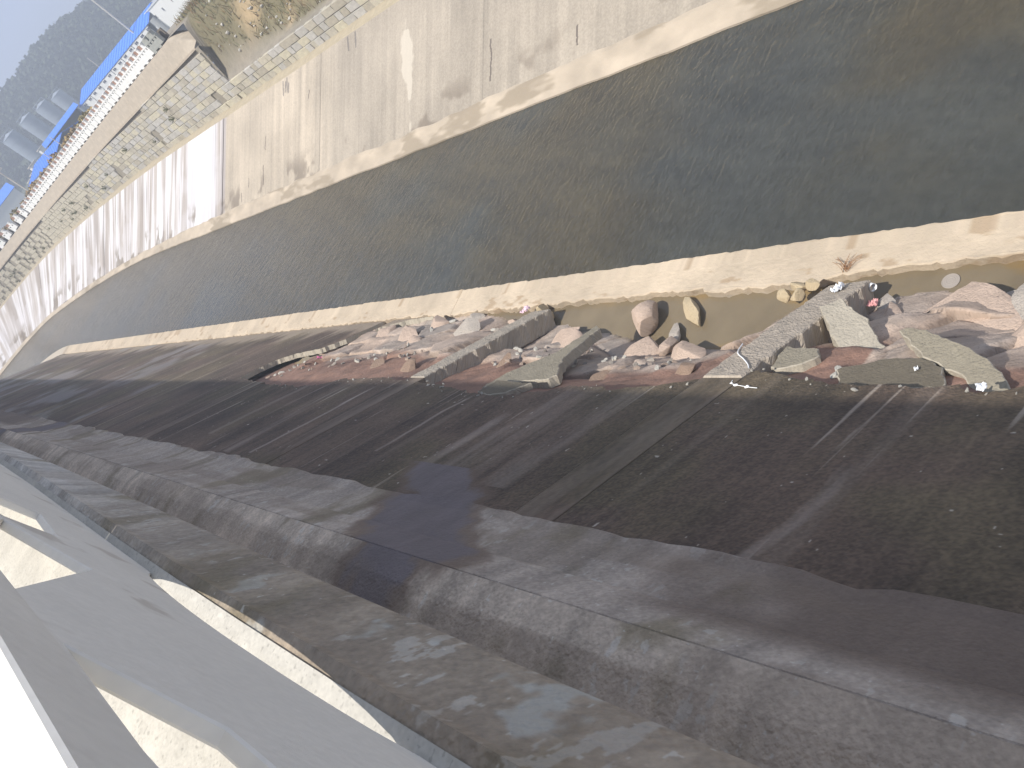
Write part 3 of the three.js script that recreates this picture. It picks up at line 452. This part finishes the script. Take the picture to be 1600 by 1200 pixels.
// ---------------------------------------------------------------- far bank: berm, stone walls, apron, balustrade, ground
const Yd = s => 6.2 - .0275 * (Math.max(s, 59) - 60), Yr = s => 7.25 - .036 * (Math.max(s, 62) - 64);
const FS = [...range(1, 71, 1), ...range(72, 112, .8), ...range(114, 183, 4)];
struct('far_berm', ribbon(farAt, FS, s => { const h = .08 * (fbm(s * .8, 4, 33, 3) - .5); return [[5.36, 2.88], [5.45, 2.99], [5.7, 3.03 + h], [6.15, 3.06 + h]]; }, 2), conc(C(178, 166, 144), { bumpScale: .03 }), 'narrow sandy berm at the top of the sloped wall', 'ground');
{
  const tones = [[208, 200, 182], [200, 193, 178], [214, 206, 184], [196, 192, 186], [206, 202, 196], [190, 182, 166]].map(t => conc(C(...t), { bumpScale: .03 }));
  const variants = Array.from({ length: 5 }, (_, i) => { const g = new THREE.BoxGeometry(1, 1, 1, 1, 1, 1), p = g.attributes.position, q = mkrng(i * 31 + 7), off = {}; for (let k = 0; k < p.count; k++) { const key = [p.getX(k), p.getY(k), p.getZ(k)].join(); off[key] ??= [(q() - .5) * .07, (q() - .5) * .09, (q() - .5) * .12]; const o = off[key]; p.setXYZ(k, p.getX(k) + o[0], p.getY(k) + o[1], p.getZ(k) + o[2]); } g.computeVertexNormals(); return g; });
  const mortar = conc(C(150, 142, 128), { bumpScale: .03 });
  function stoneWall(name, label, s0, s1, base, topY, off0, batter, gaps, limit) {
    const w = thing(name, label, 'stone wall'); const q = mkrng(Math.round(s0 * 7)), rest = []; let count = 0;
    mesh('mortar_core', ribbon(farAt, range(s0, s1, .8), s => [[off0 + .06, base], [off0 + .06 + batter, topY(s) - .03], [off0 + .8, topY(s) - .03]]), mortar, w);
    const items = []; const rows = Math.ceil((topY(s0) - base) / .37);
    for (let r = 0; r < rows; r++) { let s = s0 + q() * .3; while (s < s1) {
      const L = .42 + .55 * q(), y = base + .37 * r + .185; const mid = s + L / 2;
      if (y + .16 < topY(mid) + .02 && !gaps.some(([g, a, b]) => Math.abs(mid - g) < .3 && y > base + a && y < base + b)) items.push([mid, y, L - .028, .345, q()]); s += L; } }
    items.sort((a, b) => a[0] - b[0]);
    for (const [s, y, L, h, v] of items) {
      const [x, z, hd] = farAt(s, off0 + .1 + batter * (y - base) / (topY(s) - base) + .05 * v), g = variants[Math.floor(v * 5)];
      const M = new THREE.Matrix4().compose(new THREE.Vector3(x, y, z), new THREE.Quaternion().setFromEuler(new THREE.Euler(0, hd, 0)), new THREE.Vector3(.3, h, L));
      if (count++ < limit) { const b = mesh('stone_block', g, tones[Math.floor(v * 97) % 6], w); M.decompose(b.position, b.quaternion, b.scale); }
      else rest.push(g.clone().applyMatrix4(M));
    }
    if (rest.length) { const m = mesh('distant_blocks', mergeGeometries(rest), tones[0], w); m.userData.kind = 'stuff'; m.userData.label = 'smaller stone blocks further along the wall'; }
    return w;
  }
  stoneWall('low_stone_wall', 'low wall of pale squared stones below the littered earth bank', 24, 58.6, 3.0, s => 4.12, 5.95, .12, [], 190);
  stoneWall('high_stone_wall', 'high wall of pale squared stones below the white balustrade', 58.7, 122, 3.0, s => Yd(s), 5.95, .55, [[60.8, .2, 1.5], [71.3, .3, 1.6], [80.2, .2, 1.4], [88, .2, 1]], 295);
  // end of the high wall stepping down
  const apron = thing('parapet_base', 'smooth tan concrete band between the stone wall and the white balustrade', 'concrete band');
  const bandTop = s => mix(Yd(s) + .12, Yr(s), Math.sqrt(ss(59.1, 61.9, s))); const bs = [...range(59.2, 62.4, .2), ...range(62.6, 71, .5), ...range(72, 122, .8)];
  mesh('band', ribbon(farAt, bs, s => [[6.4, Yd(s) - .03], [6.62, Yd(s) - .03], [6.63, Yd(s) + .05], [7.02, bandTop(s) - .01], [7.7, bandTop(s)], [7.72, Yd(s) - .3]], 2), conc(C(184, 172, 156)), apron);
  mesh('end_face', (() => { const s = 59.2, p = [[6.4, Yd(s) - .5], [6.62, Yd(s) - .03], [6.63, Yd(s) + .05], [7.02, bandTop(s) - .01], [7.7, bandTop(s)], [7.72, Yd(s) - .6]], sh = new THREE.Shape(p.map(q => new THREE.Vector2(...q))), g = new THREE.ShapeGeometry(sh), a = g.attributes.position; for (let i = 0; i < a.count; i++) { const w = farAt(s, a.getX(i)); a.setXYZ(i, w[0], a.getY(i), w[1]); } g.computeVertexNormals(); return g; })(), conc(C(184, 172, 156)), apron);
}
{ // balustrade: one bay = foot, band with square holes, top strip, post; clay infill between posts
  const L = .93, white = mat(C(232, 232, 228), { roughness: .8 }), clay = conc(C(166, 130, 112)), greyM = conc(C(176, 178, 172)), backM = conc(C(140, 130, 118));
  const bay = mergeGeometries([box(.24, .1, .42, 0, .05, -.24), box(.2, .34, L - .006, 0, .272, 0), box(.2, .13, .3, 0, .507, 0), box(.2, .13, .15, 0, .507, .389), box(.2, .13, .15, 0, .507, -.389), box(.22, .08, L - .004, 0, .612, 0), box(.2, .24, .3, 0, .772, .12), box(.25, .05, .34, 0, .917, .12)]);
  const infill = box(.08, .25, .6, .03, .777, -.3), back = box(.08, .62, L, .42, .31, 0);  // back: added wall that keeps the square holes dark from behind
  const b = thing('white_balustrade', 'long white balustrade with square holes along the road across the river', 'balustrade');
  for (let k = 0, s = 64.3; s < 121; s += L, k++) {
    const [x, z, hd] = farAt(s, 7.2), y = Yr(s) + .0;
    const m1 = mesh('bay', bay, white, b), m2 = mesh('infill', infill, clay, b), m3 = mesh('added_back_wall', back, backM, b);
    for (const m of [m1, m2, m3]) { m.position.set(x, y, z); m.rotation.y = hd; }
  }
  const gb = thing('grey_balustrade', 'short unpainted grey end section of the balustrade beside the earth bank', 'balustrade');
  for (const s of [63.35, 62.42]) { const [x, z, hd] = farAt(s, 7.2); const m1 = mesh('bay', bay, greyM, gb), m2 = mesh('infill', infill, greyM, gb), m3 = mesh('added_back_wall', back, backM, gb); for (const m of [m1, m2, m3]) { m.position.set(x, Yr(s), z); m.rotation.y = hd; } }
}
// ground beyond the far bank: earth bank upstream, road and yard behind the balustrade
const bankY = (s, o) => {
  const c = ss(50, 59, s), c2 = ss(58.7, 59.2, s), roadE = Yr(s), a = lerpTab([[6, 4.1], [6.7, 4.2], [8, 5.0], [10, 6.1], [12.5, 7.2], [15, 7.5], [24, 7.0], [40, 4.5], [70, 2.5], [400, 1]], o), b = lerpTab([[7.3, roadE], [7.7, roadE + .03], [15, roadE], [24, roadE - 1], [40, roadE - 3.5], [70, 2.2], [400, 1]], o);
  let y = mix(a, b, c) + (1 - c) * .5 * (fbm(s * .6, o * .6, 1700, 4) - .5) * ss(6.3, 7.5, o) * ss(20, 14, o);
  if (o < 7.8) y = mix(mix(4.1, y, ss(6.25, 7.8, o)), y, c2);
  return y;
};
const bankO = (s, o) => o + ss(58.7, 59.2, s) * 1.14 * ss(10, 6.2, o);
{
  const os = [6.2, 6.6, 7, 7.4, 7.8, 8.3, 8.8, 9.4, 10, 10.7, 11.4, 12.2, 13, 14, 15.5, 18, 24, 32, 40, 55, 70, 120, 250, 400];
  const sset = [...range(1, 58.6, .6), 58.75, 58.9, 59.05, 59.25, ...range(59.6, 71, .6), ...range(71.6, 112, 1), ...range(114, 183, 6)], g = (() => { const pos = [], uv = [], idx = [], nc = os.length; for (const s of sset) for (const o of os) { const w = farAt(s, bankO(s, o)); pos.push(w[0], 0, w[1]); uv.push(s, o); } for (let i = 0; i < sset.length - 1; i++) for (let j = 0; j < nc - 1; j++) { const a = i * nc + j; idx.push(a, a + 1, a + nc, a + 1, a + nc + 1, a + nc); } const q = new THREE.BufferGeometry(); q.setAttribute('position', new THREE.Float32BufferAttribute(pos, 3)); q.setAttribute('uv', new THREE.Float32BufferAttribute(uv, 2)); q.setIndex(idx); return q; })();
  const p = g.attributes.position, col = []; let i = 0;
  for (const s of sset) for (const o of os) {
    const y = bankY(s, bankO(s, o)); p.setY(i, y);
    const e = 1 - ss(60, 62.5, s), f = fbm(s * .7, o * .8, 1710, 4); let c = mix3([176, 154, 120], [122, 114, 86], ss(.42, .56, f + .1 * ss(11, 8, o)));
    c = mix3([150, 142, 130], c, e * ss(6.4, 7.2, o)); c = mix3(c, [96, 100, 80], ss(30, 60, o)); col.push(lin(c[0]), lin(c[1]), lin(c[2])); i++;
  }
  g.setAttribute('color', new THREE.Float32BufferAttribute(col, 3)); g.computeVertexNormals();
  struct('far_ground', g, mat(0xffffff, { vertexColors: true, map: grain, bumpMap: bumpConcrete, bumpScale: .05, side: THREE.DoubleSide }), 'earth bank, road and low yard beyond the far river wall', 'ground');
}
{ // pale stones and dry grass on the earth bank
  const geos = Array.from({ length: 5 }, (_, i) => rockGeo(500 + i, 1, .7, .8, 1, .25));
  for (let i = 0; i < 120; i++) { const s = rr(42, 58.5), near = R() < .5, o = near ? rr(6.7, 8.2) : rr(7, 12.5), k = .05 + .12 * R() * R(), [x, z] = farAt(s, o); const m = mesh('bank_stone', geos[i % 5], whiteRock); m.position.set(x, bankY(s, o) + k * .3, z); m.scale.setScalar(k); m.rotation.y = rr(0, 6); tag(m, 'pale stone scattered on the grassy earth bank across the river', 'stone', 'stones on the earth bank'); }
  const blade = new THREE.PlaneGeometry(.03, .4, 1, 2); blade.translate(0, .2, 0); { const p = blade.attributes.position; for (let i = 0; i < p.count; i++) { const t = p.getY(i) / .4; p.setX(i, p.getX(i) * (1 - .8 * t)); p.setZ(i, .12 * t * t); } blade.computeVertexNormals(); }
  const N = 5200, im = new THREE.InstancedMesh(blade, mat(0xffffff, { side: THREE.DoubleSide }), N), M = new THREE.Matrix4(), q = new THREE.Quaternion(), e = new THREE.Euler(); let k = 0;
  while (k < N) { const s = rr(40, 61.8), o = rr(s > 58.6 ? 8.2 : 6.8, 14); if (fbm(s * .7, o * .8, 1710, 4) + .1 * ss(11, 8, o) < .44 && R() < .85) continue; const [x, z] = farAt(s, o); e.set(rr(-.5, .5), rr(0, 6.3), rr(-.5, .5)); q.setFromEuler(e); const h = rr(.5, 1.3); im.setMatrixAt(k, M.compose(new THREE.Vector3(x, bankY(s, o) - .02, z), q, new THREE.Vector3(1.4, h, h))); im.setColorAt(k, C(rr(112, 140), rr(106, 122), rr(74, 90))); k++; }
  im.name = 'bank_grass'; im.castShadow = im.receiveShadow = true; scene.add(im); tag(im, 'dry olive grass covering the earth bank', 'grass', null, 'stuff');
}
{ // tufts rooting in the stone wall joints
  const tuftG = (() => { const g = []; const q = mkrng(4); for (let i = 0; i < 16; i++) { const b = new THREE.PlaneGeometry(.03, .34, 1, 2); b.translate(0, .17, 0); b.rotateX((q() - .5) * 1.6); b.rotateZ((q() - .5) * 1.6); b.rotateY(q() * 6); g.push(b); } return mergeGeometries(g); })(), tm = mat(C(104, 108, 72), { side: THREE.DoubleSide });
  const spots = [[67.0, 1.9], [67.3, 1.3], [72.1, .9], [76.5, 1.6], [82, 1.2], [84, .6], [86, 1.5], [89, .4]]; for (let i = 0; i < 18; i++) spots.push([rr(90, 107), rr(.1, 1.5)]);
  for (const [s, y] of spots) { const [x, z, hd] = farAt(s, 5.9 + .55 * y / 3.2); const m = mesh('wall_tuft', tuftG, tm); m.position.set(x, 3.0 + y, z); m.rotation.set(0, hd, .9); m.scale.setScalar(rr(.6, 1.1)); tag(m, 'dark green weed tuft rooted in a joint of the high stone wall', 'plant', 'weed tufts in the stone wall'); }
}

// ---------------------------------------------------------------- yard beyond: sheds, silos, poles, hill
const polar = (az, d) => [Math.sin(az * rad) * d, -Math.cos(az * rad) * d];
function along(az0, d0, az1, d1) { const a = polar(az0, d0), b = polar(az1, d1), L = Math.hypot(b[0] - a[0], b[1] - a[1]); return { a, L, turn: Math.atan2(-(b[1] - a[1]), b[0] - a[0]) }; }
const blue = mat(C(70, 130, 225), { roughness: .55, side: THREE.DoubleSide }), wallW = mat(C(226, 226, 224)), darkW = mat(C(60, 62, 78), { roughness: .4 }), brownW = mat(C(120, 100, 88)), steel = mat(C(150, 160, 172), { roughness: .55 });
function shed(name, label, az0, az1, d, base, eave, ridge, depth, o = {}) {
  const { a, L, turn } = along(az0, d, az1, o.d1 || d), t = thing(name, label, 'shed', null, [a[0], base, a[1]]); t.rotation.y = turn;   // local +x along front, +z towards the river
  const hgt = eave - base, r = ridge - base;
  if (!o.open) { for (const [x0, x1] of o.walls || [[0, L]]) mesh('wall', box(x1 - x0 - .06, hgt, .2, (x0 + x1) / 2, hgt / 2, 0), wallW, t); }
  mesh('back_wall', box(L, hgt, .2, L / 2, hgt / 2, -depth + .3), o.open ? brownW : wallW, t);
  for (const x of [.1, L - .1]) mesh('end_wall', box(.2, hgt, depth - .8, x, hgt / 2, -depth / 2), wallW, t);
  const prof = [[.2, hgt - .02], [-depth / 2, r], [-depth - .2, hgt - .05]]; const rg = []; for (const k of [0, 1]) { const [z0, y0] = prof[k], [z1, y1] = prof[k + 1], len = Math.hypot(z1 - z0, y1 - y0), g = box(L + .5, .08, len, L / 2, 0, 0); g.rotateX(Math.atan2(y1 - y0, z0 - z1)); g.translate(0, (y0 + y1) / 2, (z0 + z1) / 2); rg.push(g); }
  const roof = mesh('roof', mergeGeometries(rg), o.roof || blue, t);
  const n = Math.floor(L / 1.1); const seams = []; for (let i = 0; i <= n; i++) { const [z0, y0] = prof[0], [z1, y1] = prof[1], len = Math.hypot(z1 - z0, y1 - y0), g = box(.05, .05, len, i * 1.1, .06, 0); g.rotateX(Math.atan2(y1 - y0, z0 - z1)); g.translate(0, (y0 + y1) / 2, (z0 + z1) / 2); seams.push(g); } mesh('roof_seams', mergeGeometries(seams), o.roof || blue, roof);
  for (const [x, y, w, h] of o.windows || []) { const wn = mesh('window', box(w, h, .1, x, y, .08), darkW, t); mesh('frame', mergeGeometries([box(.04, h, .04, x, y, .12), box(w + .1, .05, .05, x, y - h / 2, +.12), box(w + .1, .05, .05, x, y + h / 2, .12)]), wallW, wn); }
  return t;
}
const wins = (x0, n, st, y, w, h) => Array.from({ length: n }, (_, i) => [x0 + i * st, y, w, h]);
shed('blue_roof_shed', 'long white shed with a bright blue sheet roof behind the balustrade', 19.7, 26.0, 163, 2.5, 5.9, 7.15, 6, { d1: 141, windows: wins(1.4, 13, 2.1, 2.95, .8, .4), walls: [[0, 4.2], [4.35, 8], [8.15, 13], [13.15, 17], [17.15, 21], [21.15, 26.9]] });
shed('open_shed', 'open fronted shed with a narrow blue roof edge and dark interior', 16.6, 19.6, 160, 2.3, 6.3, 6.95, 10, { open: true });
shed('blue_roof_shed', 'short white shed with a blue sheet roof beside the open fronted shed', 14.2, 16.5, 150, 2.6, 5.35, 6.4, 7, { d1: 138, windows: wins(.9, 6, 2.1, 2.35, .7, .4) });
shed('white_building', 'large flat white building with small dark windows beyond the earth bank', 25.5, 33, 150, 2.2, 6.9, 7.0, 6, { d1: 108, roof: mat(C(214, 216, 218)), windows: [...[3.6, 3.9, 4.2, 8.4, 8.7, 9, 13, 13.3, 18, 24].map(x => [x, 3.4, .24, .55])] });
shed('blue_roof_shed', 'distant shed with a blue roof behind the poles', 10.5, 13.6, 190, 2, 6.0, 7.4, 12, {});
[[15.9, 232, 12.0], [17.25, 244, 11.6], [18.4, 256, 10.7], [19.4, 270, 9.4]].forEach(([az, d, top], i) => {
  const [x, z] = polar(az, d), t = thing('silo', ['grey silo at the short shed end of the row', 'second grey silo from the short shed end of the row', 'third grey silo from the short shed end of the row', 'grey silo at the long shed end of the row, partly behind its roof'][i], 'silo', 'row of grey silos', [x, 1.5, z]), h = top - 1.5;
  mesh('shell', new THREE.CylinderGeometry(2.05, 2.05, h, 28, 1).translate(0, h / 2, 0), steel, t); mesh('cap', new THREE.ConeGeometry(2.12, .6, 28).translate(0, h + .3, 0), steel, t);
  const hoops = []; for (let k = 1; k < 6; k++) { const g = new THREE.TorusGeometry(2.06, .05, 5, 28); g.rotateX(Math.PI / 2); g.translate(0, h * k / 6, 0); hoops.push(g); } mesh('hoops', mergeGeometries(hoops), steel, t);
  mesh('top_railing', mergeGeometries([new THREE.TorusGeometry(1.9, .06, 5, 24).rotateX(Math.PI / 2).translate(0, h + .9, 0), ...range(0, 6.28, .7).map(a => box(.06, .9, .06, 1.9 * Math.cos(a), h + .45, 1.9 * Math.sin(a)))]), steel, t);
});
const poleM = mat(C(206, 200, 190));
function pole(label, az, d, base, top, r, arm) { const [x, z] = polar(az, d), t = thing('utility_pole', label, 'pole', null, [x, base, z]), h = top - base; mesh('post', new THREE.CylinderGeometry(r * .7, r, h, 10).translate(0, h / 2, 0), poleM, t); if (arm) { mesh('cross_arm', box(1.4, .09, .09, 0, h - .5, 0), poleM, t); mesh('insulators', mergeGeometries([-.6, 0, .6].map(q => new THREE.CylinderGeometry(.04, .05, .16, 8).translate(q, h - .37, 0))), poleM, t); } return t; }
pole('tall pale utility pole rising behind the long blue roof', 25.0, 146, 2.5, 15.5, .16, true);
pole('thin short pole standing behind the middle of the long blue roof', 22.2, 170, 2.5, 9.2, .1, false);
pole('pale pole beside the short blue roofed shed', 13.9, 128, 2.8, 10.1, .13, true);
pole('small pale lamp pole in front of the open shed', 17.2, 96, 5.0, 8.1, .05, false);
pole('second small pale lamp pole beside the dry bushes', 16.2, 93, 5.0, 7.7, .05, false);
{ // yard clutter: heaps, small huts
  [[14.9, 176, 3, 2.6, 'orange brown earth heap in the yard behind the silos', [168, 134, 106]], [13.6, 120, 3.2, 2.4, 'tan earth heap beside the pale pole', [186, 150, 112]]].forEach(([az, d, b, s, l, c], i) => { const [x, z] = polar(az, d), m = mesh('earth_heap', rockGeo(700 + i, s, s * .8, s, 4, .25, 2), conc(C(...c), { bumpScale: .06 })); m.position.set(x, b, z); tag(m, l, 'earth heap'); });
  [[15.3, 176, 6.2], [15.0, 172, 5.4], [16.4, 190, 6.4], [14.6, 168, 5.2]].forEach(([az, d, top], i) => { const [x, z] = polar(az, d), t = thing('yard_hut', 'small pale hut in the yard near the silos', 'hut', 'small yard huts', [x, 2, z]); mesh('wall', box(1.6, top - 2, 1.4, 0, (top - 2) / 2, 0), wallW, t); mesh('roof', box(1.9, .12, 1.7, 0, top - 1.93, 0), poleM, t); mesh('door', box(.6, 1.3, .05, .2, .65, .72), darkW, t); });
}
{ // dry bushes behind the balustrade
  const leaf = new THREE.PlaneGeometry(.12, .16), q = mkrng(77), ms = [[170, 148, 98], [150, 138, 92], [156, 134, 98]].map(c => mat(C(...c), { side: THREE.DoubleSide }));
  const crown = v => { const g = []; const qq = mkrng(v * 13 + 3); for (let i = 0; i < 240; i++) { const l = leaf.clone(); l.rotateX(qq() * 6); l.rotateY(qq() * 6); const r = Math.cbrt(qq()), a = qq() * 6.28, b = Math.acos(2 * qq() - 1); l.translate(.6 * r * Math.sin(b) * Math.cos(a), .55 + .5 * r * Math.cos(b), .6 * r * Math.sin(b) * Math.sin(a)); g.push(l); } return mergeGeometries(g); }, crowns = [crown(1), crown(2), crown(3)];
  const stems = mergeGeometries([0, 1, 2, 3].map(i => { const g = new THREE.CylinderGeometry(.012, .025, .7, 5); g.translate(0, .35, 0); g.rotateZ((i - 1.5) * .25); g.rotateY(i * 1.3); return g; })), sm = mat(C(96, 78, 60));
  for (let i = 0; i < 34; i++) { const s = 79 + i * .95 + rr(-.3, .3), o = rr(8.0, 8.9), [x, z] = farAt(s, o), t = thing('dry_bush', 'dry tan bush growing along the road behind the white balustrade', 'bush', 'dry bushes behind the balustrade', [x, Yr(s), z]); const k = rr(.8, 1.25); t.scale.setScalar(k); t.rotation.y = rr(0, 6); mesh('crown', crowns[i % 3], ms[i % 3], t); mesh('stems', stems, sm, t); }
}
{ // wooded hill in the haze
  const ridge = az => lerpTab([[-40, .03], [5, .034], [14, .0345], [17.5, .0325], [19, .0295], [21, .032], [22.2, .0305], [24.4, .022], [25.3, .017], [27, .010], [30, .002], [36, -.008], [70, -.01]], az) + .0016 * (fbm(az * 1.6, 1, 1900, 4) - .5);
  const D = [286, 300, 315, 330, 345, 400, 520], azs = range(-40, 70, .5), pos = [], idx = [];
  const hY = (az, d) => { const top = 10 + ridge(az) * 345 - 2, t = ss(284, 343, d); return mix(-1, top, t) + (d > 345 ? (d - 345) * .01 : 0); };
  for (const az of azs) for (const d of D) { const [x, z] = polar(az, d); pos.push(x, hY(az, d), z); }
  for (let i = 0; i < azs.length - 1; i++) for (let j = 0; j < D.length - 1; j++) { const a = i * D.length + j; idx.push(a, a + D.length, a + 1, a + 1, a + D.length, a + D.length + 1); }
  const g = new THREE.BufferGeometry(); g.setAttribute('position', new THREE.Float32BufferAttribute(pos, 3)); g.setIndex(idx); g.computeVertexNormals();
  struct('hill', g, mat(C(74, 84, 62), { side: THREE.DoubleSide }), 'low wooded hill fading in the haze', 'hill');
  const clump = (() => { const g = [], q = mkrng(5); for (let i = 0; i < 70; i++) { const l = new THREE.PlaneGeometry(.5, .5); l.rotateX(q() * 6); l.rotateY(q() * 6); const r = Math.cbrt(q()), a = q() * 6.28, b = Math.acos(2 * q() - 1); l.translate(r * Math.sin(b) * Math.cos(a), r * Math.cos(b) * .9, r * Math.sin(b) * Math.sin(a)); g.push(l); } return mergeGeometries(g); })();
  const N = 4200, im = new THREE.InstancedMesh(clump, mat(0xffffff, { side: THREE.DoubleSide }), N), M = new THREE.Matrix4(), q = new THREE.Quaternion(), e = new THREE.Euler();
  for (let i = 0; i < N; i++) { const az = rr(6, 36), d = 288 + 62 * Math.sqrt(R()), [x, z] = polar(az, d), s = rr(1.0, 2.3); e.set(0, rr(0, 6), 0); im.setMatrixAt(i, M.compose(new THREE.Vector3(x, hY(az, d) + s * .6, z), q.setFromEuler(e), new THREE.Vector3(s, s * rr(.9, 1.4), s))); const k = rr(.88, 1.08); im.setColorAt(i, C(62 * k, 73 * k, 50 * k)); }
  im.name = 'hill_forest'; im.castShadow = im.receiveShadow = true; scene.add(im); tag(im, 'dense dark green wood covering the hazy hill', 'forest', null, 'stuff');
}
renderer.render(scene, camera);
